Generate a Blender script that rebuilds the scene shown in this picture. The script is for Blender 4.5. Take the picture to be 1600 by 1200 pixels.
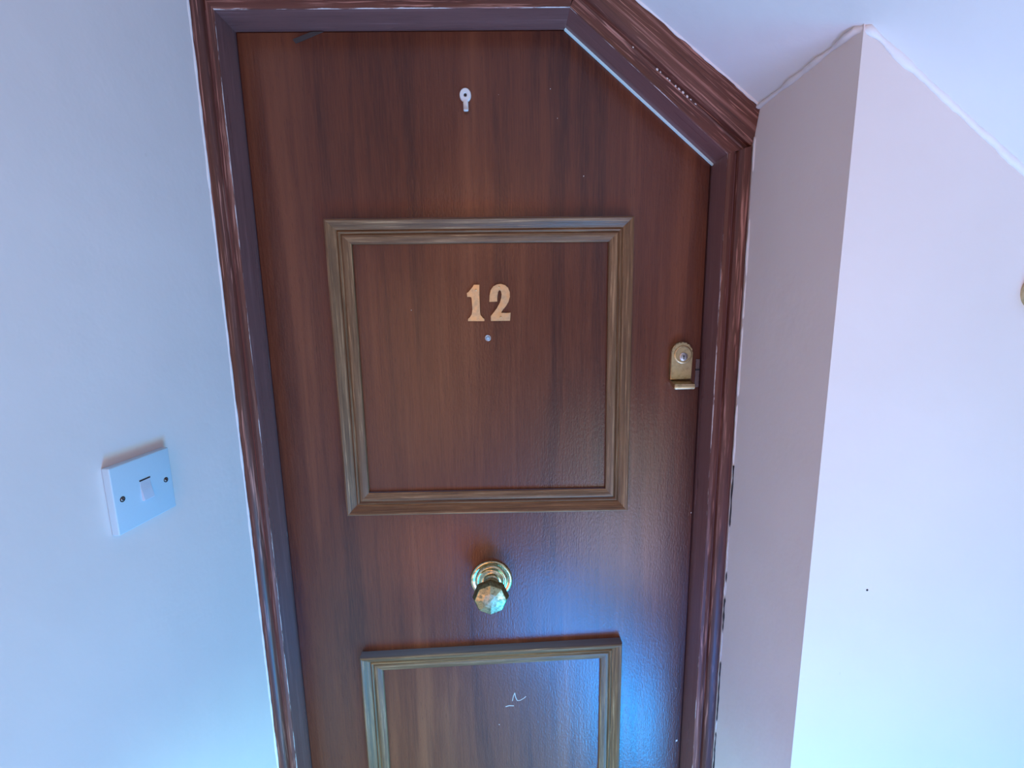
import bpy, bmesh, math, random
from mathutils import Vector, Matrix, noise

# ------------------------------------------------------------------ camera, world, lights
sc = bpy.context.scene
COL = sc.collection
for o in list(bpy.data.objects):
    bpy.data.objects.remove(o, do_unlink=True)

cam_d = bpy.data.cameras.new('camera')
cam = bpy.data.objects.new('camera', cam_d)
COL.objects.link(cam)
cam_d.sensor_fit = 'HORIZONTAL'
cam_d.sensor_width = 36.0
cam_d.lens = 36.0 * 711.03 / 1600.0
cam_d.clip_start = 0.02
CR, CU, CF = Vector((.99974, -.01810, -.01600)), Vector((.0188, .1634, .9864)), Vector((.0153, .9864, -.1636))
CF.normalize(); CR = CF.cross(CU).normalized(); CU = CR.cross(CF).normalized()
m = Matrix((CR, CU, -CF)).transposed().to_4x4()
m.translation = Vector((0, -.863, 1.51))
cam.matrix_world = m
sc.camera = cam

sc.view_settings.view_transform = 'Standard'
sc.view_settings.look = 'None'
sc.view_settings.exposure = 0.0
sc.view_settings.gamma = 1.0
sc.view_settings.use_curve_mapping = False

w = bpy.data.worlds.new('stairwell_ambience')
sc.world = w
w.use_nodes = True
w.node_tree.nodes['Background'].inputs[0].default_value = (.8, 1.0, .8, 1)
w.node_tree.nodes['Background'].inputs[1].default_value = .025


def area(name, loc, target, sx, sy, power, color):
    d = bpy.data.lights.new(name, 'AREA')
    d.shape = 'RECTANGLE'; d.size = sx; d.size_y = sy
    d.energy = power; d.color = color
    o = bpy.data.objects.new(name, d)
    COL.objects.link(o)
    o.location = loc
    o.rotation_euler = (Vector(target) - Vector(loc)).to_track_quat('-Z', 'Y').to_euler()
    return o


# blue daylight from the stairwell window, low behind the camera on the right
win = area('stairwell_window_light', (.66, -1.30, -.75), (.1, .0, .8), .27, .34, 11.50, (0.000, 0.365, 1.000))
win.data.spread = math.radians(140)
area('sheen_fill_light', (.62, -1.35, .55), (.2, -.1, 1.3), .45, .80, 3.70, (0.838, 1.000, 0.811))  # added fill whose reflection makes the sheen on the door's right side
# added blue fill, its cone kept to the lower walls
low_fill = area('low_wall_fill_light', (.50, -1.20, -.30), (.0, -.2, .30), .35, .35, 3.60, (0.028, 0.278, 1.000))
low_fill.data.spread = math.radians(90)
# added blue fill close to the door, no real source there
area('near_door_fill_light', (.14, -.75, .33), (.0, -.2, .60), .30, .30, 5.80, (0.034, 0.310, 1.000))
area('side_fill_light', (1.00, -1.25, -.10), (-.4, -.3, .80), .40, .40, 8.50, (0.000, 0.471, 1.000))  # added fill: bluer walls without glare on the door
area('low_side_fill_light', (.95, -1.00, -.40), (-.4, -.25, .60), .35, .35, 10.50, (0.000, 0.810, 1.000))  # second added side fill, lower down
# added fill aimed up at the ceiling
up = area('ceiling_fill_light', (.60, -1.50, .20), (.5, -.8, 1.6), .5, .5, 3.60, (0.722, 0.583, 1.000))
up.data.spread = math.radians(90)
# added fill from above for the floor and low walls
fl = area('floor_fill_light', (-.10, -.60, 1.20), (-.10, -.40, .0), .3, .3, 6.20, (0.355, 0.903, 1.000))
fl.data.spread = math.radians(100)
# added warm fills behind the camera, not real lamps
area('upper_warm_fill_light', (-.10, -1.40, 1.90), (.2, -.1, 1.4), .3, .3, 1.60, (1.000, 0.438, 0.250))
area('left_warm_fill_light', (-.35, -1.30, 1.20), (.3, -.1, 1.3), .45, .9, 3.20, (1.000, 0.531, 0.281))
area('low_warm_fill_light', (-.30, -.95, .50), (-.1, .0, .8), .3, .3, 1.40, (1.000, 0.357, 0.143))


# ------------------------------------------------------------------ node helper
class G:
    def __init__(s, name):
        s.m = bpy.data.materials.new(name); s.m.use_nodes = True
        s.t = s.m.node_tree; s.t.nodes.clear()
        s.out = s.n('ShaderNodeOutputMaterial')
        s.b = s.n('ShaderNodeBsdfPrincipled')
        s.l(s.b.outputs[0], s.out.inputs[0])

    def n(s, typ, **kw):
        x = s.t.nodes.new(typ)
        for k, v in kw.items(): setattr(x, k, v)
        return x

    def l(s, a, b): s.t.links.new(a, b)

    def put(s, sock, v):
        if hasattr(v, 'is_linked') or hasattr(v, 'links'): s.l(v, sock)
        else: sock.default_value = v

    def coord(s, kind, scale, loc=(0, 0, 0)):
        c = s.n('ShaderNodeTexCoord'); mp = s.n('ShaderNodeMapping')
        mp.inputs['Scale'].default_value = scale; mp.inputs['Location'].default_value = loc
        s.l(c.outputs[kind], mp.inputs[0]); return mp.outputs[0]

    def noise(s, vec, scale=1.0, detail=4.0, rough=.55, dist=0.0):
        x = s.n('ShaderNodeTexNoise'); s.l(vec, x.inputs['Vector'])
        x.inputs['Scale'].default_value = scale; x.inputs['Detail'].default_value = detail
        x.inputs['Roughness'].default_value = rough; x.inputs['Distortion'].default_value = dist
        return x.outputs['Fac']

    def ramp(s, fac, stops, interp='LINEAR'):
        x = s.n('ShaderNodeValToRGB'); s.l(fac, x.inputs[0]); e = x.color_ramp.elements
        x.color_ramp.interpolation = interp
        while len(e) < len(stops): e.new(.5)
        for i, (p, c) in enumerate(stops):
            e[i].position = p
            e[i].color = (c, c, c, 1) if isinstance(c, (int, float)) else (*c, 1)
        return x.outputs[0]

    def mix(s, fac, a, b, mode='MIX'):
        x = s.n('ShaderNodeMix', data_type='RGBA', blend_type=mode)
        s.put(x.inputs[0], fac)
        for sock, v in ((x.inputs[6], a), (x.inputs[7], b)):
            s.put(sock, (*v, 1) if isinstance(v, tuple) and len(v) == 3 else v)
        return x.outputs[2]

    def math(s, op, a, b=0.0):
        x = s.n('ShaderNodeMath', operation=op); s.put(x.inputs[0], a); s.put(x.inputs[1], b)
        return x.outputs[0]

    def bump(s, h, strength=.3, dist=.001, prev=None):
        x = s.n('ShaderNodeBump'); x.inputs['Strength'].default_value = strength
        x.inputs['Distance'].default_value = dist; s.l(h, x.inputs['Height'])
        if prev is not None: s.l(prev, x.inputs['Normal'])
        return x.outputs[0]

    def fin(s, color=None, rough=.5, metal=0.0, normal=None, spec=.5, coat=0.0, coat_rough=.2, trans=0.0):
        i = s.b.inputs
        if color is not None: s.put(i['Base Color'], (*color, 1) if isinstance(color, tuple) and len(color) == 3 else color)
        s.put(i['Roughness'], rough); s.put(i['Metallic'], metal)
        i['Specular IOR Level'].default_value = spec
        i['Coat Weight'].default_value = coat; i['Coat Roughness'].default_value = coat_rough
        i['Transmission Weight'].default_value = trans
        if normal is not None: s.l(normal, i['Normal'])
        return s.m


def wall_mat(name, col, var=.06, rough=.62):
    g = G(name)
    o = g.coord('Object', (1, 1, 1))
    big = g.noise(o, 3.0, 3.0, .5)
    fine = g.noise(o, 150.0, 3.0, .6)
    mid = g.noise(o, 16.0, 4.0, .55)
    c2 = tuple(x * (1 - var) for x in col)
    base = g.mix(g.ramp(big, [(.35, 0.0), (.65, 1.0)]), col, c2)
    spots = g.ramp(g.noise(g.coord('Object', (1, 1, 1), (3.1, 1.7, .4)), 38.0, 2.0, .5), [(.79, 0.0), (.81, 1.0)])
    base = g.mix(g.math('MULTIPLY', spots, .22), base, (col[0] * .7, col[1] * .62, col[2] * .6))
    nm = g.bump(mid, .35, .004)
    nm = g.bump(fine, .12, .0006, nm)
    return g.fin(base, rough, normal=nm, spec=.35)


def veneer_mat(name, dark, mid, light, gscale=(1, 1, 1), rough=.46, off=(0, 0, 0)):
    g = G(name)
    band = g.noise(g.coord('Object', (9 * gscale[0], 9, .55 * gscale[2]), off), 1.6, 4.0, .55, .3)
    fig = g.noise(g.coord('Object', (60 * gscale[0], 60, 2.2 * gscale[2]), off), 1.2, 5.0, .6, .25)
    grain = g.noise(g.coord('Object', (420 * gscale[0], 300, 16 * gscale[2]), off), 1.0, 3.0, .6)
    pores = g.noise(g.coord('Object', (700 * gscale[0], 400, 40 * gscale[2]), off), 1.0, 2.0, .5)
    c = g.ramp(band, [(.34, dark), (.46, mid), (.54, mid), (.66, light)])
    c = g.mix(g.math('MULTIPLY', g.ramp(fig, [(.35, 1.0), (.60, 0.0)]), .42), c, dark)
    c = g.mix(g.math('MULTIPLY', g.ramp(grain, [(.42, 0.0), (.68, 1.0)]), .35), c, light)
    c = g.mix(g.math('MULTIPLY', g.ramp(pores, [(.62, 0.0), (.72, 1.0)]), .55), c, tuple(x * .45 for x in dark))
    r = g.n('ShaderNodeMapRange'); g.l(grain, r.inputs[0])
    r.inputs[3].default_value = rough - .07; r.inputs[4].default_value = rough + .12
    peel = g.noise(g.coord('Object', (290, 290, 150), off), 1.0, 2.0, .5)
    nm = g.bump(grain, .24, .0007)
    nm = g.bump(pores, .20, .0005, nm)
    nm = g.bump(peel, .30, .0012, nm)
    g.l(nm, g.b.inputs['Coat Normal'])
    return g.fin(c, r.outputs[0], normal=nm, spec=.32, coat=.52, coat_rough=.23)


def strip_mat(name, dark, mid, light, rough=.34, streak=1.0, wear=None, across=120., along=4.0, bump=.3, dust=False):
    """brushed or grained wood whose grain runs along the uv u axis"""
    g = G(name)
    a = g.noise(g.coord('UV', (along, across, 1)), 1.0, 5.0, .62, .35)
    b = g.noise(g.coord('UV', (along * .45, across * .35, 1), (3.3, 7.1, 0)), 1.0, 3.0, .55, .2)
    f = g.noise(g.coord('UV', (along * 6, across * 4.5, 1), (1.3, .1, 0)), 1.0, 3.0, .6)
    c = g.ramp(a, [(.28, dark), (.44, mid), (.57, mid), (.70, light)])
    c = g.mix(g.math('MULTIPLY', g.ramp(b, [(.40, 1.0), (.58, 0.0)]), .5 * streak), c, dark)
    c = g.mix(g.math('MULTIPLY', g.ramp(b, [(.58, 0.0), (.74, 1.0)]), .7 * streak), c, light)
    if streak > .9 and not dust:
        k = g.noise(g.coord('UV', (11, 260, 1), (5.3, 2.1, 0)), 1.0, 3.0, .5, .6)
        k2 = g.noise(g.coord('UV', (3.2, 30, 1), (8.3, 4.1, 0)), 1.0, 2.0, .5)
        c = g.mix(g.ramp(g.math('ADD', k, g.math('MULTIPLY', k2, .5)), [(.84, 0.0), (.95, .75)]), c, tuple(x * 1.25 for x in light))
    c = g.mix(g.math('MULTIPLY', g.ramp(f, [(.55, 0.0), (.7, 1.0)]), .4), c, tuple(x * .5 for x in dark))
    if wear is not None:
        at = g.n('ShaderNodeAttribute', attribute_name='wear')
        wn = g.noise(g.coord('UV', (26, 420, 1), (.7, 3, 0)), 1.0, 5.0, .7)
        wl = g.noise(g.coord('UV', (5, 1, 1), (2.2, 0, 0)), 1.0, 2.0, .5)
        s = g.math('MULTIPLY', at.outputs['Fac'], g.math('ADD', wn, g.math('MULTIPLY', wl, .9)))
        mask = g.ramp(s, [(.93, 0.0), (.99, 1.0)])
        c = g.mix(mask, c, wear)
    if dust:
        ge = g.n('ShaderNodeNewGeometry'); sx = g.n('ShaderNodeSeparateXYZ'); g.l(ge.outputs['True Normal'], sx.inputs[0])
        up = g.ramp(sx.outputs['Z'], [(.86, 0.0), (.97, 1.0)])
        c = g.mix(g.math('MULTIPLY', up, .9), c, (.125, .115, .150))
    nm = g.bump(a, bump, .0012)
    nm = g.bump(f, .15, .0005, nm)
    rr = g.ramp(b, [(.3, rough - .06), (.7, rough + .14)])
    return g.fin(c, rr, normal=nm, spec=.5)


def metal_mat(name, col, dark, rough=.25, sc_=90.0, amt=.6, bump=.1):
    g = G(name)
    o = g.coord('Object', (1, 1, 1))
    a = g.noise(o, sc_, 4.0, .6); b = g.noise(o, sc_ * 5, 3.0, .6)
    c = g.mix(g.math('MULTIPLY', g.ramp(a, [(.45, 0.0), (.68, 1.0)]), amt), col, dark)
    r = g.ramp(a, [(.35, rough), (.7, rough + .22)])
    return g.fin(c, r, 1.0, normal=g.bump(b, bump, .0004))


def plain_mat(name, col, rough=.5, metal=0.0, spec=.5, bump=.08, scale=400.0):
    g = G(name)
    b = g.noise(g.coord('Object', (1, 1, 1)), scale, 2.0, .5)
    c = g.mix(g.math('MULTIPLY', b, .2), col, tuple(x * .8 for x in col))
    return g.fin(c, rough, metal, normal=g.bump(b, bump, .0004), spec=spec)


M = {}
M['wall'] = wall_mat('magnolia_paint', (.80, .72, .70))
M['ceiling'] = wall_mat('ceiling_paint', (.78, .75, .76), .04, .7)
M['caulk'] = wall_mat('caulk_paint', (.84, .80, .80), .1, .5)
M['crack'] = plain_mat('dark_gap', (.03, .026, .03), .8)
M['carpet'] = plain_mat('landing_carpet', (.55, .35, .26), .95, bump=.6, scale=700)
M['leaf'] = veneer_mat('mahogany_veneer', (.048, .011, .007), (.108, .027, .011), (.172, .052, .022))
M['frame'] = strip_mat('brushed_stain', (.038, .011, .009), (.128, .038, .025), (.38, .175, .135), rough=.46, wear=(.62, .55, .54))
M['frame_edge'] = strip_mat('lit_reveal_stain', (.135, .062, .062), (.185, .088, .086), (.26, .135, .135), rough=.30, streak=.4, wear=(.62, .55, .54), bump=.12)  # stain lightened: blue light on the reveals put into the colour
M['oak'] = strip_mat('oak_moulding', (.050, .022, .009), (.195, .098, .040), (.48, .285, .14), rough=.46, across=330., along=10.0, wear=(.55, .44, .32), bump=.6, dust=True)
M['brass'] = metal_mat('polished_brass', (.66, .57, .34), (.24, .20, .10), .17, 120.0, .85)
M['knob'] = metal_mat('tarnished_brass', (.37, .36, .19), (.12, .12, .06), .27, 150.0, .9, .2)
M['aged'] = metal_mat('aged_brass', (.60, .49, .29), (.32, .25, .13), .34)
M['numeral'] = metal_mat('satin_brass', (.60, .52, .35), (.42, .35, .22), .36)
M['steel'] = metal_mat('dull_steel', (.55, .55, .56), (.25, .25, .27), .3)
M['white'] = plain_mat('white_plastic', (.74, .75, .74), .32)
M['plate'] = plain_mat('blue_lit_white_plastic', (.50, .68, .80), .34)  # white plastic with the blue light on it put into the colour
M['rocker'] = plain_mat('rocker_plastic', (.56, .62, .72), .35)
M['latch'] = metal_mat('worn_latch', (.24, .19, .19), (.11, .08, .08), .45)
M['dark'] = plain_mat('dark_recess', (.012, .011, .012), .6)
M['lens'] = plain_mat('lens_glass', (.30, .42, .50), .04, spec=1.0)
M['lit_edge'] = plain_mat('lit_edge_cyan', (.66, .94, .98), .3)  # cyan light on the frame edge, held in the base colour
M['tape'] = plain_mat('grey_tape', (.055, .046, .046), .6)
M['flake'] = plain_mat('paint_fleck', (.70, .66, .64), .6)
M['scratch'] = plain_mat('scratch_white', (.42, .36, .34), .6)
M['dust'] = plain_mat('dusty_top', (.16, .13, .12), .75)


# ------------------------------------------------------------------ mesh helpers
def link(name, me, mat, parent=None, smooth=False, mats=None):
    o = bpy.data.objects.new(name, me)
    COL.objects.link(o)
    for mm in (mats or [mat]): me.materials.append(mm)
    if smooth:
        for p in me.polygons: p.use_smooth = True
    if parent is not None: o.parent = parent
    return o


def obj(name, bm, mat, parent=None, smooth=False, mats=None):
    bmesh.ops.recalc_face_normals(bm, faces=bm.faces[:])
    me = bpy.data.meshes.new(name); bm.to_mesh(me); bm.free()
    return link(name, me, mat, parent, smooth, mats)


def empty(name, loc=(0, 0, 0), parent=None, rz=0.0):
    o = bpy.data.objects.new(name, None)
    o.empty_display_size = .05
    COL.objects.link(o); o.location = loc; o.rotation_euler = (0, 0, rz)
    if parent is not None: o.parent = parent
    return o


def auto_smooth(o, ang=35):
    me = o.data
    for p in me.polygons: p.use_smooth = True
    me.set_sharp_from_angle(angle=math.radians(ang))


def struct(o, label=None):
    o['kind'] = 'structure'
    if label: o['label'] = label
    return o


def prism(pts, z0, ztop):
    """pts in XY; ztop is a function of x"""
    bm = bmesh.new()
    a = [bm.verts.new((x, y, z0)) for x, y in pts]
    b = [bm.verts.new((x, y, ztop(x))) for x, y in pts]
    n = len(pts)
    bm.faces.new(a[::-1]); bm.faces.new(b)
    for i in range(n): bm.faces.new((a[i], a[(i + 1) % n], b[(i + 1) % n], b[i]))
    return bm


def box_bm(x0, x1, y0, y1, z0, z1, bev=0.0, seg=2, bm=None):
    own = bm is None
    if own: bm = bmesh.new()
    vs = [bm.verts.new(p) for p in ((x0, y0, z0), (x1, y0, z0), (x1, y1, z0), (x0, y1, z0), (x0, y0, z1), (x1, y0, z1), (x1, y1, z1), (x0, y1, z1))]
    fs = [bm.faces.new([vs[i] for i in q]) for q in ((3, 2, 1, 0), (4, 5, 6, 7), (0, 1, 5, 4), (1, 2, 6, 5), (2, 3, 7, 6), (3, 0, 4, 7))]
    if bev > 0:
        ed = list({e for f in fs for e in f.edges})
        bmesh.ops.bevel(bm, geom=ed, offset=bev, segments=seg, affect='EDGES', profile=.6)
    return bm


def lathe(profile, n=48, bm=None, centre=(0, 0, 0), phase=0.0, cap=True):
    """profile: (radius, distance towards the viewer); axis along -Y"""
    if bm is None: bm = bmesh.new()
    rings = []
    for r, d in profile:
        if r < 1e-6:
            rings.append([bm.verts.new((centre[0], centre[1] - d, centre[2]))])
        else:
            rings.append([bm.verts.new((centre[0] + r * math.cos(phase + 2 * math.pi * k / n), centre[1] - d, centre[2] + r * math.sin(phase + 2 * math.pi * k / n))) for k in range(n)])
    for A, B in zip(rings, rings[1:]):
        for k in range(n):
            k2 = (k + 1) % n
            if len(A) == 1: bm.faces.new((A[0], B[k], B[k2]))
            elif len(B) == 1: bm.faces.new((A[k], A[k2], B[0]))
            else: bm.faces.new((A[k], A[k2], B[k2], B[k]))
    if cap:
        for R_ in (rings[0], rings[-1]):
            if len(R_) > 2: bm.faces.new(R_)
    return bm


def sweep_strip(sections, wear=None, closed=False, nseg=24):
    """sections: two (or more) lists of points; ruled surface between them, subdivided along its length.
    uv: u along (metres), v across (metres). Returns mesh with attribute 'wear' per profile point."""
    verts, faces, uvs, wr = [], [], [], []
    P0, P1 = [[Vector(p) for p in s] for s in sections]
    n = len(P0)
    L = max((a - b).length for a, b in zip(P0, P1))
    vv = [0.0]
    for i in range(1, n): vv.append(vv[-1] + max((P0[i] - P0[i - 1]).length, (P1[i] - P1[i - 1]).length, 1e-5))
    su = random.random() * 20
    for s in range(nseg + 1):
        t = s / nseg
        for i in range(n):
            verts.append(P0[i].lerp(P1[i], t))
            uvs.append((su + t * L, vv[i] + su))
            wr.append(wear[i] if wear else 0.0)
    for s in range(nseg):
        for i in range(n - 1):
            faces.append((s * n + i, s * n + i + 1, (s + 1) * n + i + 1, (s + 1) * n + i))
    # end caps
    if n > 2:
        faces.append(tuple(range(n))[::-1]); faces.append(tuple(nseg * n + i for i in range(n)))
        faces.append((0,) + tuple(s * n for s in range(1, nseg + 1)) + tuple(s * n + n - 1 for s in range(nseg, -1, -1)))
    me = bpy.data.meshes.new('strip')
    me.from_pydata([tuple(v) for v in verts], [], faces)
    uvl = me.uv_layers.new(name='UVMap')
    for lp in me.loops: uvl.data[lp.index].uv = uvs[lp.vertex_index]
    at = me.attributes.new('wear', 'FLOAT', 'POINT')
    for i, x in enumerate(wr): at.data[i].value = x
    bm = bmesh.new(); bm.from_mesh(me); bmesh.ops.recalc_face_normals(bm, faces=bm.faces[:]); bm.to_mesh(me); bm.free()
    return me


def strip(name, sections, mat, parent, wear=None, nseg=24, ang=28):
    me = sweep_strip(sections, wear, nseg=nseg); me.name = name
    o = link(name, me, mat, parent)
    auto_smooth(o, ang)
    return o


def bead(name, pts, r, mat, seed=0, wob=.5, flat=1.0, normal=Vector((0, -1, 0)), step=.006, gaps=0.0, parent=None):
    """uneven hand-filled bead along a polyline"""
    P = [Vector(p) for p in pts]
    path = []
    for a, b in zip(P, P[1:]):
        k = max(2, int((b - a).length / step))
        for i in range(k): path.append(a.lerp(b, i / k))
    path.append(P[-1])
    bm = bmesh.new(); prev = None; N = 7
    for i, p in enumerate(path):
        d = (path[min(i + 1, len(path) - 1)] - path[max(i - 1, 0)]).normalized()
        s = d.cross(normal).normalized(); q = s.cross(d).normalized()
        nz = noise.noise(Vector((i * step * 28, seed * 9.7, 0))) + .5 * noise.noise(Vector((i * step * 90, seed * 3.1, 4)))
        n2 = noise.noise(Vector((i * step * 35, seed * 5.3, 9)))
        rr = max(.0002, r * (1 + wob * nz))
        if gaps and noise.noise(Vector((i * step * 22, seed * 2.2, 2))) > gaps: rr = .00015
        c = p + s * (r * .5 * n2 * wob)
        ring = [bm.verts.new(c + s * (rr * math.cos(2 * math.pi * k / N)) + q * (rr * flat * math.sin(2 * math.pi * k / N))) for k in range(N)]
        if prev:
            for k in range(N): bm.faces.new((prev[k], prev[(k + 1) % N], ring[(k + 1) % N], ring[k]))
        else: bm.faces.new(ring)
        prev = ring
    bm.faces.new(prev)
    return obj(name, bm, mat, parent, smooth=True)


# ------------------------------------------------------------------ setting
CZ0, CZM, XR, YF = 1.824, .75, .416, -.293
def ceil_z(x): return CZ0 - CZM * (x - .415)
TH = .0955
LN = Vector((math.cos(TH), -math.sin(TH), 0)); LU = Vector((math.sin(TH), math.cos(TH), 0))
LP = Vector((-.4765, -.08, 0))
YB = -2.3
ZB = -1.4


def lw(u, off=0.0): v = LP + LU * u + LN * off; return (v.x, v.y)


# left wall
pts = [lw(.19), lw(-2.25), lw(-2.25, -.1), lw(.19, -.1)]
o = struct(obj('wall_left', prism(pts, ZB, ceil_z), M['wall']), 'left wall in pale magnolia paint carrying the light switch')
# return wall and front facing wall on the right
o = struct(obj('wall_right_return', prism([(XR, YF), (XR, .12), (XR + .06, .12), (XR + .06, YF + .06)], ZB, ceil_z), M['wall']), 'narrow shaded return wall beside the door frame')
o = struct(obj('wall_right', prism([(XR, YF), (XR + .06, YF + .06), (1.9, YF + .06), (1.9, YF)], ZB, ceil_z), M['wall']), 'bright wall facing the camera right of the return')
# wall around and above the door (hidden behind the frame)
o = struct(obj('wall_back', prism([(-.47, .0), (-.47, .12), (.19, .12), (.19, .0)], 2.02, lambda x: ceil_z(x)), M['wall']))
# ceiling
bm = bmesh.new()
xs = (-.95, 1.9)
lo = [(x, y, ceil_z(x)) for x, y in ((xs[0], .12), (xs[1], .12), (xs[1], YB), (xs[0], YB))]
a = [bm.verts.new(p) for p in lo]; b = [bm.verts.new((p[0], p[1], p[2] + .1)) for p in lo]
bm.faces.new(a); bm.faces.new(b[::-1])
for i in range(4): bm.faces.new((a[i], a[(i + 1) % 4], b[(i + 1) % 4], b[i]))
struct(obj('ceiling', bm, M['ceiling']), 'sloping ceiling painted white above the door')
# landing floor, ends at the head of the stairs
struct(obj('floor', prism([(-.49, .12), (XR, .12), (XR, -.42), (.16, -.42), (.16, -.95), (-.565, -.95)], -.2, lambda x: 0.0), M['carpet']), 'carpeted landing floor below the door')

# ------------------------------------------------------------------ door frame
RV = -.056
XL, XRI = -.4446, .3790       # inner arrises of the left and right uprights
ZT = 1.9787                   # lintel arris
A_ = Vector((.1139, RV, ZT)); B_ = Vector((.3800, RV, 1.7587))
frame = struct(empty('trim_1', (0, 0, 0)), 'dark red-brown stained door frame with a cut-off top right corner')

# profile: distance from the arris, y
PR = [(0, .03), (0, RV), (.0008, RV - .0012), (.006, RV - .0035), (.0125, RV - .0030), (.0140, RV + .0005), (.0165, RV + .0005), (.0178, RV - .0055), (.0205, RV - .0085), (.028, RV - .0125), (.0345, RV - .013), (.0375, RV - .009), (.0385, RV - .002), (.0385, .03)]
WR = [0, 1, .9, 0, 0, 0, 0, .5, .55, 0, 0, .3, 0, 0]


def upright(xa, sgn, width, zt0, zt1):
    """vertical architrave; zt0 top at the arris, zt1 top at the outer edge"""
    k = width / .0385
    s0, s1 = [], []
    for w_, y_ in PR[1:]:
        x = xa + sgn * w_ * k
        z1 = zt0 + (zt1 - zt0) * w_ / .0385
        s0.append((x, y_, -.0)); s1.append((x, y_, z1))
    return s0, s1


s0, s1 = upright(XL, -1, .0335, ZT, ZT + .045)
strip('architrave', (s0, s1), M['frame'], frame, WR[1:], 60)
s0, s1 = upright(XRI, 1, .0375, 1.7587, 1.768)
strip('architrave', (s0, s1), M['frame'], frame, WR[1:], 60)
# head architrave
s0 = [(XL - w_ * 1.0, y_, ZT + w_ * 1.17) for w_, y_ in PR[1:]]
s1 = [(A_.x + w_ * .37, y_, ZT + w_ * 1.17) for w_, y_ in PR[1:]]
strip('architrave', (s0, s1), M['frame'], frame, WR[1:], 40)
# raking architrave: widening, built up with filler against the ceiling
DV = [(0, RV, .9), (.02, RV - .0015, .7), (.14, RV - .004, 0), (.26, RV - .0045, 0), (.29, RV - .006, .62), (.31, RV - .002, .3), (.40, RV - .002, 0), (.46, RV - .008, .45), (.55, RV - .013, .2), (.70, RV - .018, 0), (.85, RV - .0225, 0), (.97, RV - .026, 0), (1.0, RV - .024, 0), (1.0, .02, 0)]
E_ = Vector((.1400, 0, ceil_z(.1400) - .001)); D_ = Vector((XR - .0005, 0, ceil_z(XR) + .003)); C_ = Vector((XR - .0005, 0, 1.769))
s0, s1 = [], []
for v, y, wv in DV:
    p = A_.lerp(E_, v); s0.append((p.x, y, p.z))
    if v <= .40: q = B_.lerp(C_, v / .40 * .93)
    else: q = B_.lerp(C_, .93 + .07 * min(1, (v - .40) / .1)).lerp(D_, max(0, (v - .46) / .54))
    s1.append((q.x, y, q.z))
strip('raking_architrave', (s0, s1), M['frame'], frame, [d[2] for d in DV], 60)


# reveals (jamb faces back to the leaf)
def reveal(name, p, q, nrm, wear_front=.9, depth=.03):
    """p,q arris end points (front); nrm points into the opening's solid side"""
    n_ = Vector(nrm).normalized() * .03
    f0, f1 = Vector(p), Vector(q)
    ys = [RV, RV + .001, RV + .02, -.003, .0, .04]
    s0 = [(f0.x, y, f0.z) for y in ys] + [(f0.x + n_.x, .04, f0.z + n_.z), (f0.x + n_.x, RV + .001, f0.z + n_.z)]
    s1 = [(f1.x, y, f1.z) for y in ys] + [(f1.x + n_.x, .04, f1.z + n_.z), (f1.x + n_.x, RV + .001, f1.z + n_.z)]
    return strip(name, (s0, s1), M['frame_edge'], frame, [wear_front, .5, 0, .55, .8, 0, 0, 0], 50)


reveal('jamb', (XL, RV, 0), (XL, RV, ZT), (-1, 0, 0))
reveal('jamb', (XRI, RV, 0), (XRI, RV, 1.7587), (1, 0, 0), .95)
reveal('lintel', (XL, RV, ZT), (A_.x, RV, ZT), (0, 0, 1))
dn = Vector((.2200, 0, .2661)).normalized()
reveal('raking_lintel', (A_.x, RV, A_.z), (B_.x, RV, B_.z), dn)

# added strip for light caught on the raking edge, cyan in its colour
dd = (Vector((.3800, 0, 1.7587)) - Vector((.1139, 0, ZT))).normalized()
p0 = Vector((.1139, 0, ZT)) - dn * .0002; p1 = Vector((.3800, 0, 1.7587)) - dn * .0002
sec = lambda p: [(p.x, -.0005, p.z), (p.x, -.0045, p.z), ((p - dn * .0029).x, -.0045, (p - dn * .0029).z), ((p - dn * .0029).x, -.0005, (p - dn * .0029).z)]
o = strip('lit_edge_strip', (sec(p0), sec(p1)), M['lit_edge'], frame)
o['label'] = 'thin pale strip standing for light caught on the sloping frame edge'

# ------------------------------------------------------------------ door leaf
door = struct(empty('door_1', (0, 0, 0)), 'dark mahogany flat door number 12 with a cut-off top right corner')
XE = .3755
outline = [(-.4428, .006), (XE, .006), (XE, 1.7610), (.1130, 1.9770), (-.4428, 1.9770)]
bm = bmesh.new()
f = [bm.verts.new((x, 0, z)) for x, z in outline]; bk = [bm.verts.new((x, .044, z)) for x, z in outline]
ff = bm.faces.new(f[::-1]); bm.faces.new(bk)
for i in range(5): bm.faces.new((f[i], f[(i + 1) % 5], bk[(i + 1) % 5], bk[i]))
bmesh.ops.bevel(bm, geom=list(ff.edges), offset=.0012, segments=2, affect='EDGES')
leaf = obj('leaf', bm, M['leaf'], door)

# applied mouldings
MP = [(0, 0), (0, .0165), (.0010, .0190), (.0034, .0202), (.0064, .0192), (.0105, .0150), (.0150, .0118), (.0175, .0104), (.0190, .0084), (.0204, .0106), (.0220, .0114), (.0236, .0104), (.0252, .0074), (.0268, .0096), (.0290, .0102), (.0340, .0090), (.0395, .0068), (.0418, .0062), (.0424, .0054), (.0424, 0)]
MW = [0, .75, .8, .5, 0, 0, 0, 0, 0, .2, .4, .2, 0, .2, .3, 0, .2, .5, .3, 0]


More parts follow.
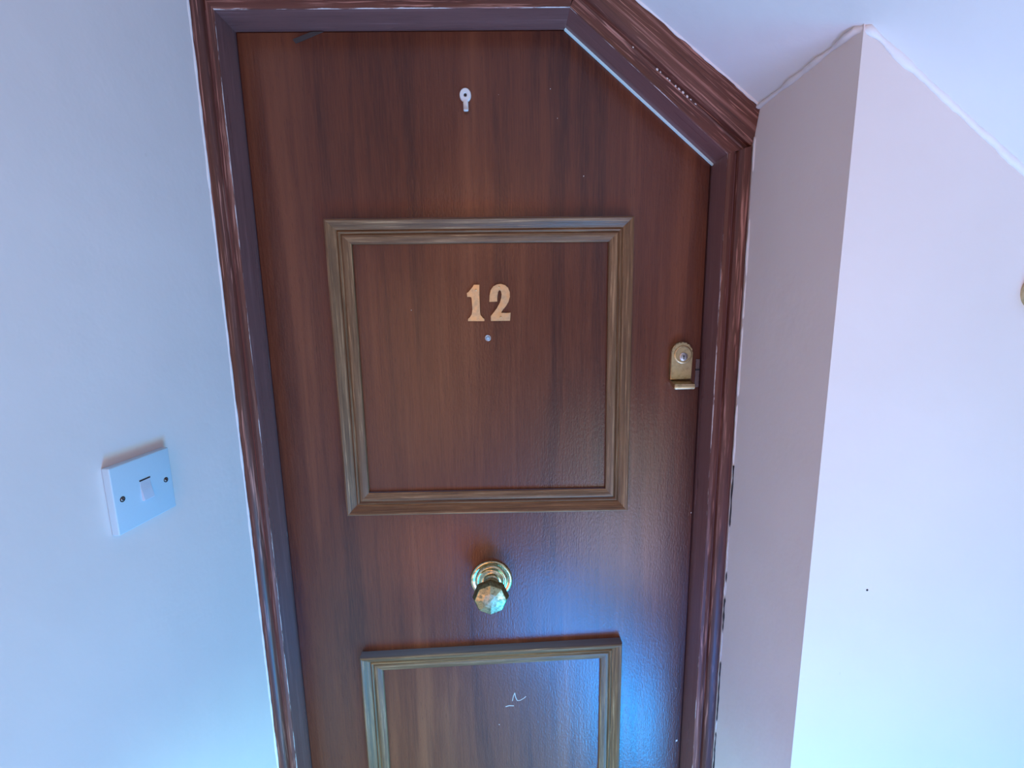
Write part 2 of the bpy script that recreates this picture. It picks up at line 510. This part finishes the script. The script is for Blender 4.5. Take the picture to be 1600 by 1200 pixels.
def moulding(corners, label):
    """corners TL, TR, BR, BL outer (x,z); mitred bars"""
    root = empty('panel_moulding', (0, 0, 0), door)
    root['label'] = label
    cs = [Vector((c[0], 0, c[1])) for c in corners]
    cen = sum(cs, Vector()) / 4
    inn = []
    for i, c in enumerate(cs):
        a = (cs[i - 1] - c).normalized(); b = (cs[(i + 1) % 4] - c).normalized()
        d = (a + b); s = abs(a.cross(b).y); inn.append(d / max(s, .1))      # unit inset offset
    for i in range(4):
        p, q = cs[i], cs[(i + 1) % 4]
        s0 = [tuple(p + inn[i] * w_ + Vector((0, -h, 0))) for w_, h in MP]
        s1 = [tuple(q + inn[(i + 1) % 4] * w_ + Vector((0, -h, 0))) for w_, h in MP]
        strip('moulding_bar', (s0, s1), M['oak'], root, MW, 30, 40)
    return root


moulding([(-.3155, 1.6718), (.2364, 1.6700), (.2386, 1.1105), (-.3152, 1.1128)], 'upper square oak-brown moulding framing the number')
moulding([(-.3130, .7990), (.2350, .8160), (.2350, .2400), (-.3130, .2400)], 'lower oak-brown moulding with a dusty top edge')


# numerals, outlines measured in millimetres-like units of the numeral sheet
def numeral(name, pts, label, screws):
    def mp(p):
        px, py = p[0] / 8.889 + 680, p[1] / 8.889 + 420
        return (-.0667 + (px - 730) * .001171 - (py - 446) * .000023, 1.5535 - (py - 446) * .001188 - (px - 730) * .00002)
    bm = bmesh.new()
    P = [mp(p) for p in pts]
    fr = [bm.verts.new((x, -.0036, z)) for x, z in P]; bk = [bm.verts.new((x, 0, z)) for x, z in P]
    ff = bm.faces.new(fr); n = len(P)
    for i in range(n): bm.faces.new((fr[i], fr[(i + 1) % n], bk[(i + 1) % n], bk[i]))
    bmesh.ops.bevel(bm, geom=list(ff.edges), offset=.0009, segments=2, affect='EDGES')
    bmesh.ops.triangulate(bm, faces=[f_ for f_ in bm.faces if len(f_.verts) > 4])
    o = obj(name, bm, M['numeral'], door); o['label'] = label
    for s in screws:
        x, z = mp(s)
        c = lathe([(.0019, .0030), (.0019, .0040), (.0013, .0044), (0, .0044)], 14, centre=(x, 0, z))
        obj('screw', c, M['aged'], o, smooth=False)
    return o


ONE = [(440, 335), (470, 325), (500, 290), (540, 222), (617, 222), (617, 600), (625, 640), (650, 670), (685, 690), (685, 720), (452, 720), (452, 690), (490, 665), (512, 630), (516, 560), (514, 410), (505, 385), (445, 388)]
TWO = [(755, 455), (868, 450), (864, 370), (872, 318), (890, 292), (908, 290), (926, 308), (936, 350), (930, 400), (905, 465), (860, 545), (820, 597), (775, 650), (775, 718), (1048, 715), (1057, 603), (920, 612), (918, 595), (985, 520), (1025, 455), (1045, 385), (1043, 320), (1020, 262), (975, 225), (915, 210), (860, 218), (810, 245), (775, 295), (758, 370)]
numeral('numeral', ONE, 'brass figure 1', [(568, 292)])
numeral('numeral', TWO, 'brass figure 2', [(893, 252), (918, 662)])

# peephole
ph = empty('peephole', (-.0306, 0, 1.4559), door); ph['label'] = 'small glass peephole under the brass number'
obj('bezel', lathe([(.0060, 0), (.0060, .0010), (.0054, .0018), (.0042, .0018), (.0040, .0008), (0, .0008)], 28), M['steel'], ph, True)
obj('lens', lathe([(.0040, .0008), (.0036, .0018), (.0022, .0026), (0, .0029)], 20, cap=False), M['lens'], ph, True)

# centre knob
kn = empty('door_knob', (-.0355, 0, .9586), door); kn['label'] = 'octagonal brass knob on a round stepped rose'
o = obj('rose', lathe([(.0430, 0), (.0430, .003), (.0418, .0048), (.0395, .0056), (.0365, .0056), (.0350, .0046), (.0335, .0046), (.0322, .0066), (.0300, .0086), (.0275, .0086), (.0262, .0074), (.0246, .0078), (.0225, .0110), (.0190, .0128), (.0165, .0130)], 64), M['brass'], kn); auto_smooth(o, 50)
o = obj('neck', lathe([(.0165, .0128), (.0140, .0150), (.0125, .0190), (.0120, .0250), (.0128, .0300), (.0150, .0330), (.0150, .0352)], 40), M['brass'], kn); auto_smooth(o, 50)
ph8 = math.pi / 8 + math.radians(22.5)
o = obj('knob_head', lathe([(.0150, .0350), (.0215, .0385), (.0325, .0490), (.0360, .0565), (.0346, .0612), (.0305, .0690), (.0150, .0715), (0, .0722)], 8, phase=ph8), M['knob'], kn)
md = o.modifiers.new('edge', 'BEVEL'); md.width = .0009; md.segments = 2; md.limit_method = 'ANGLE'; md.angle_limit = math.radians(8)

# cylinder pull
LX0, LX1, LZ0 = .3157, .3556, 1.3715
lk = empty('cylinder_pull', (0, 0, 0), door); lk['label'] = 'arched brass cylinder pull with keyhole near the right edge'
cx = (LX0 + LX1) / 2; rad = (LX1 - LX0) / 2; zc = 1.4425 - rad
pts = [(LX0, LZ0), (LX1, LZ0), (LX1, zc)] + [(cx + rad * math.cos(t), zc + rad * math.sin(t)) for t in [math.pi * k / 18 for k in range(1, 18)]] + [(LX0, zc)]
bm = bmesh.new()
fr = [bm.verts.new((x, -.0122, z)) for x, z in pts]; bk = [bm.verts.new((x, 0, z)) for x, z in pts]
ff = bm.faces.new(fr); bm.faces.new(bk[::-1]); n = len(pts)
for i in range(n): bm.faces.new((fr[i], fr[(i + 1) % n], bk[(i + 1) % n], bk[i]))
bmesh.ops.bevel(bm, geom=list(ff.edges), offset=.0016, segments=3, affect='EDGES')
o = obj('plate', bm, M['aged'], lk); auto_smooth(o, 40)
zk = 1.4188; xk = .3372
o = obj('lock_cylinder', lathe([(.0168, .0118), (.0168, .0135), (.0160, .0141), (.0138, .0141), (.0132, .0132), (0, .0128)], 40, centre=(xk, 0, zk)), M['aged'], lk); auto_smooth(o, 40)
core = obj('lock_core', lathe([(.0078, .0126), (.0078, .0140), (.0070, .0145), (0, .0145)], 30, centre=(xk + .0006, 0, zk - .0035)), M['steel'], o); auto_smooth(core, 40)
bm = box_bm(xk - .0002, xk + .0014, -.0149, -.0138, zk - .0090, zk - .0020)
lathe([(.0014, .0138), (.0014, .0149), (0, .0149)], 12, bm, (xk + .0006, 0, zk - .0022))
obj('keyhole', bm, M['dark'], o)
# lip: swept section out from under the plate
lip = [(-.0015, LZ0 - .0005), (-.0100, LZ0 - .0020), (-.0180, LZ0 - .0040), (-.0275, LZ0 - .0052), (-.0300, LZ0 - .0060), (-.0312, LZ0 - .0085), (-.0312, LZ0 - .0135), (-.0300, LZ0 - .0158), (-.0270, LZ0 - .0160), (-.0180, LZ0 - .0130), (-.0080, LZ0 - .0090), (-.0010, LZ0 - .0070)]
x0, x1 = .3170, .3552
bm = bmesh.new()
a = [bm.verts.new((x0, y, z)) for y, z in lip]; b = [bm.verts.new((x1, y, z)) for y, z in lip]; n = len(lip)
f0 = bm.faces.new(a); f1 = bm.faces.new(b[::-1])
for i in range(n): bm.faces.new((a[i], a[(i + 1) % n], b[(i + 1) % n], b[i]))
bmesh.ops.bevel(bm, geom=list(f0.edges) + list(f1.edges), offset=.0010, segments=2, affect='EDGES')
o = obj('finger_lip', bm, M['aged'], lk); auto_smooth(o, 40)

# latch edge beside the lock
o = obj('latch_plate', box_bm(.3668, .3748, -.0012, .0008, 1.3540, 1.4090, .0004, 1), M['latch'], door); o['label'] = 'dull worn latch plate on the door edge'
obj('latch_slot', box_bm(.3664, .3750, -.0016, -.0006, 1.3868, 1.3896), M['dark'], o)

# white hook
hk = empty('coat_hook', (-.0594, 0, 1.8760), door); hk['label'] = 'small white plastic hook near the top of the door'
bm = lathe([(.0100, 0), (.0100, .0032), (.0090, .0044), (.0036, .0044), (.0026, .0026), (0, .0026)], 32)
for v in bm.verts: v.co.z *= 1.12
o = obj('hook_base', bm, M['white'], hk); auto_smooth(o, 45)
obj('screw_hole', lathe([(.0025, .0024), (.0025, .0030), (0, .0030)], 16), M['dark'], o)
path = [(-.0020, -.0040), (-.0030, -.0090), (-.0040, -.0170), (-.0048, -.0230), (-.0075, -.0268), (-.0110, -.0280), (-.0135, -.0266)]
bm = bmesh.new(); prev = None
for i, (y, z) in enumerate(path):
    a = Vector(path[max(i - 1, 0)]); b = Vector(path[min(i + 1, len(path) - 1)]); t = (b - a).normalized(); nn = Vector((-t.y, t.x))
    wd, th = .0046 - .0001 * i, .0017
    ring = []
    for k in range(10):
        an = 2 * math.pi * k / 10; s = wd * math.copysign(abs(math.cos(an)) ** .6, math.cos(an)); tt = th * math.copysign(abs(math.sin(an)) ** .7, math.sin(an))
        ring.append(bm.verts.new((s + .0002 * i, y + nn.x * tt, z + nn.y * tt)))
    if prev:
        for k in range(10): bm.faces.new((prev[k], prev[(k + 1) % 10], ring[(k + 1) % 10], ring[k]))
    else: bm.faces.new(ring)
    prev = ring
bm.faces.new(prev)
o = obj('hook_arm', bm, M['white'], hk); auto_smooth(o, 60)

# scrap of tape at the top, paint flecks, scratch
bm = bmesh.new()
q = [(-.3490, 1.9655), (-.3440, 1.9592), (-.2960, 1.9768), (-.3160, 1.9768)]
a = [bm.verts.new((x, -.0012, z)) for x, z in q]; b = [bm.verts.new((x, -.0001, z)) for x, z in q]
bm.faces.new(a); bm.faces.new(b[::-1])
for i in range(4): bm.faces.new((a[i], a[(i + 1) % 4], b[(i + 1) % 4], b[i]))
o = obj('tape_scrap', bm, M['tape'], door); o['label'] = 'dull grey scrap stuck to the door under the lintel'

random.seed(5)
bm = bmesh.new()


def fleck(x, z, r, sx=1.0, y=0.0, ang=0.0):
    global bm
    ring = []; n = 7
    for k in range(n):
        t = 2 * math.pi * k / n; rr = r * random.uniform(.55, 1.2)
        dx, dz = rr * sx * math.cos(t), rr * math.sin(t)
        ring.append(bm.verts.new((x + dx * math.cos(ang) - dz * math.sin(ang), y - .0003, z + dx * math.sin(ang) + dz * math.cos(ang))))
    c = bm.verts.new((x, y - .0009, z))
    for k in range(n): bm.faces.new((ring[k], ring[(k + 1) % n], c))


for x, z, r in ((.0884, 1.8854, .0010), (.1007, 1.838, .0009), (.1479, 1.7422, .0014), (-.0019, 1.877, .0006), (.3733, 1.0949, .0016), (.3672, .5556, .0030), (.3600, .689, .0016), (-.0268, .6106, .0012), (-.0440, .9100, .0008), (.2420, .5219, .0018), (.2425, .5080, .0014), (-.1720, 1.5100, .0009)):
    fleck(x, z, r, .7, ang=-.4)
o = obj('paint_flecks', bm, M['flake'], door); o['kind'] = 'stuff'
o['label'] = 'tiny pale paint flecks'


bm = bmesh.new()
for t, r in ((.33, .0011), (.47, .0020), (.49, .0012), (.53, .0013), (.545, .0012), (.58, .0014), (.60, .0016), (.625, .0018), (.65, .0018), (.67, .0012), (.70, .0012)):
    p = A_.lerp(E_, .29).lerp(B_.lerp(C_, .675), t)
    fleck(p.x, p.z, r, 1.6, RV - .0060, -.69)
o = obj('paint_flecks', bm, M['flake'], frame); o['kind'] = 'stuff'; o['label'] = 'tiny pale paint flecks on the sloping frame'
bm = lathe([(.0016, 0), (.0014, .0004), (0, .0005)], 10, centre=(.4994, YF, 1.1148))
o = obj('nail_hole', bm, M['crack'], bpy.data.objects['wall_right']); o['label'] = 'tiny dark nail hole'


def scratch(pts, r):
    bm = bmesh.new()
    for (x0, z0), (x1, z1) in zip(pts, pts[1:]):
        d = Vector((x1 - x0, 0, z1 - z0)); n_ = Vector((-d.z, 0, d.x)).normalized() * r
        p, q = Vector((x0, -.0002, z0)), Vector((x1, -.0002, z1))
        t = Vector((0, -.0003, 0))
        vs = [bm.verts.new(v) for v in (p + n_, p - n_, q - n_, q + n_, p + t, q + t)]
        bm.faces.new((vs[0], vs[4], vs[5], vs[3])); bm.faces.new((vs[4], vs[1], vs[2], vs[5]))
    return bm


o = obj('scratch', scratch([(-.012, .6552), (-.004, .6575), (.0062, .6568)], .0010), M['scratch'], door); o['label'] = 'pale scratch'
o = obj('scratch', scratch([(.0030, .6690), (.0052, .6800), (.0085, .6890), (.0100, .6780), (.0135, .6695), (.0200, .6700), (.0275, .6745), (.0330, .6795)], .0008), M['scratch'], door); o['label'] = 'pale curly scratch'

# ------------------------------------------------------------------ light switch on the left wall
cu, cz = -.1952, 1.2793
loc = LP + LU * cu
sw = empty('light_switch', (loc.x, loc.y, cz), None, math.pi / 2 - TH)
sw['label'] = 'white square plastic light switch with one rocker on the left wall'
sw['category'] = 'light switch'
H = .0447
o = obj('plate', box_bm(-H, H, -.0105, .0, -.0443, .0443, .0016, 3), M['plate'], sw); auto_smooth(o, 40)
rk = empty('rocker', (.0012, -.0105, -.0004), sw)
bm = bmesh.new()
hw, hh = .0078, .0140
sec = [(-hh, .0015), (hh, .0015), (hh, -.0001), (hh * .2, -.0008), (-hh * .85, -.0040), (-hh, -.0032)]
a = [bm.verts.new((-hw, y, z)) for z, y in sec]; b = [bm.verts.new((hw, y, z)) for z, y in sec]; n = len(sec)
bm.faces.new(a); bm.faces.new(b[::-1])
for i in range(n): bm.faces.new((a[i], a[(i + 1) % n], b[(i + 1) % n], b[i]))
bmesh.ops.bevel(bm, geom=list(bm.edges), offset=.0004, segments=2, affect='EDGES')
o = obj('rocker_key', bm, M['rocker'], rk); auto_smooth(o, 40)
bm = bmesh.new(); box_bm(-hw - .0004, hw + .0004, -.0006, .0002, hh * .93, hh + .0006, bm=bm)
obj('rocker_slot', bm, M['dark'], rk)
for s in (-1, 1):
    sr = empty('screw', (s * .0333, -.0105, .0), sw)
    o = obj('screw_well', lathe([(.0036, 0), (.0036, .0003), (.0029, .0003), (.0027, .0001), (0, .0001)], 24), M['dark'], sr)
    bm = lathe([(.0023, 0), (.0023, .0004), (.0018, .0007), (0, .0007)], 20)
    obj('screw_head', bm, M['steel'], sr, True)
    bm = box_bm(-.0022, .0022, -.0009, -.0005, -.0005, .0005)
    bmesh.ops.rotate(bm, verts=bm.verts[:], matrix=Matrix.Rotation(.8, 3, 'Y'))
    obj('screw_slot', bm, M['dark'], sr)

# round fitting on the right wall, cut by the edge of the picture
bp = empty('bell_push', (.6715, YF, 1.5205))
bp['label'] = 'round pale fitting with a dark rim on the right wall at the picture edge'
bp['category'] = 'bell push'
o = obj('rim', lathe([(.0235, 0), (.0235, .004), (.0220, .0075), (.0195, .0085), (.0180, .0070)], 40), M['aged'], bp); auto_smooth(o, 40)
o = obj('button', lathe([(.0180, .0050), (.0178, .0080), (.0140, .0110), (.0070, .0125), (0, .0130)], 36), M['white'], bp); auto_smooth(o, 50)

# ------------------------------------------------------------------ uneven paint and filler lines
def lp3(u, off, z): x, y = lw(u, off); return (x, y, z)


yarch = RV - .010
o = struct(bead('trim_2', [lp3(.0105, .0003, 0), lp3(.0105, .0003, ceil_z(-.48) - .01)], .0024, M['caulk'], 1, .7, .5, Vector((1, -.4, 0)).normalized()), 'uneven filler line between left wall and door frame')
o = struct(bead('trim_3', [(XR - .0005, RV - .016, 0), (XR - .0005, RV - .016, 1.78)], .0020, M['caulk'], 2, .9, .5, Vector((-1, -.6, 0)).normalized(), gaps=.25), 'patchy filler line beside the right upright')
o = struct(bead('trim_4', [(XR - .0012, RV - .0185, 0), (XR - .0012, RV - .0185, 1.22)], .0013, M['crack'], 3, 1.2, .6, Vector((-1, -.6, 0)).normalized(), gaps=.1), 'dark broken gap beside the right upright')
# ceiling joints
o = struct(bead('trim_5', [(XR - .001, RV - .02, ceil_z(XR) - .001), (XR - .001, YF + .012, ceil_z(XR) - .001), (XR + .006, YF - .002, ceil_z(XR + .006) - .002), (XR + .05, YF - .001, ceil_z(XR + .05) - .001), (1.2, YF - .001, ceil_z(1.2) - .001)], .0046, M['caulk'], 4, .7, .7, Vector((0, -1, -.4)).normalized()), 'lumpy painted joint where the sloping ceiling meets the right walls')
o = struct(bead('trim_6', [(.15, RV - .026, ceil_z(.15) - .0005), (XR, RV - .026, ceil_z(XR) - .0005)], .0021, M['caulk'], 6, .8, .6, Vector((0, -1, -.3)).normalized()), 'ragged paint line where the ceiling meets the frame')
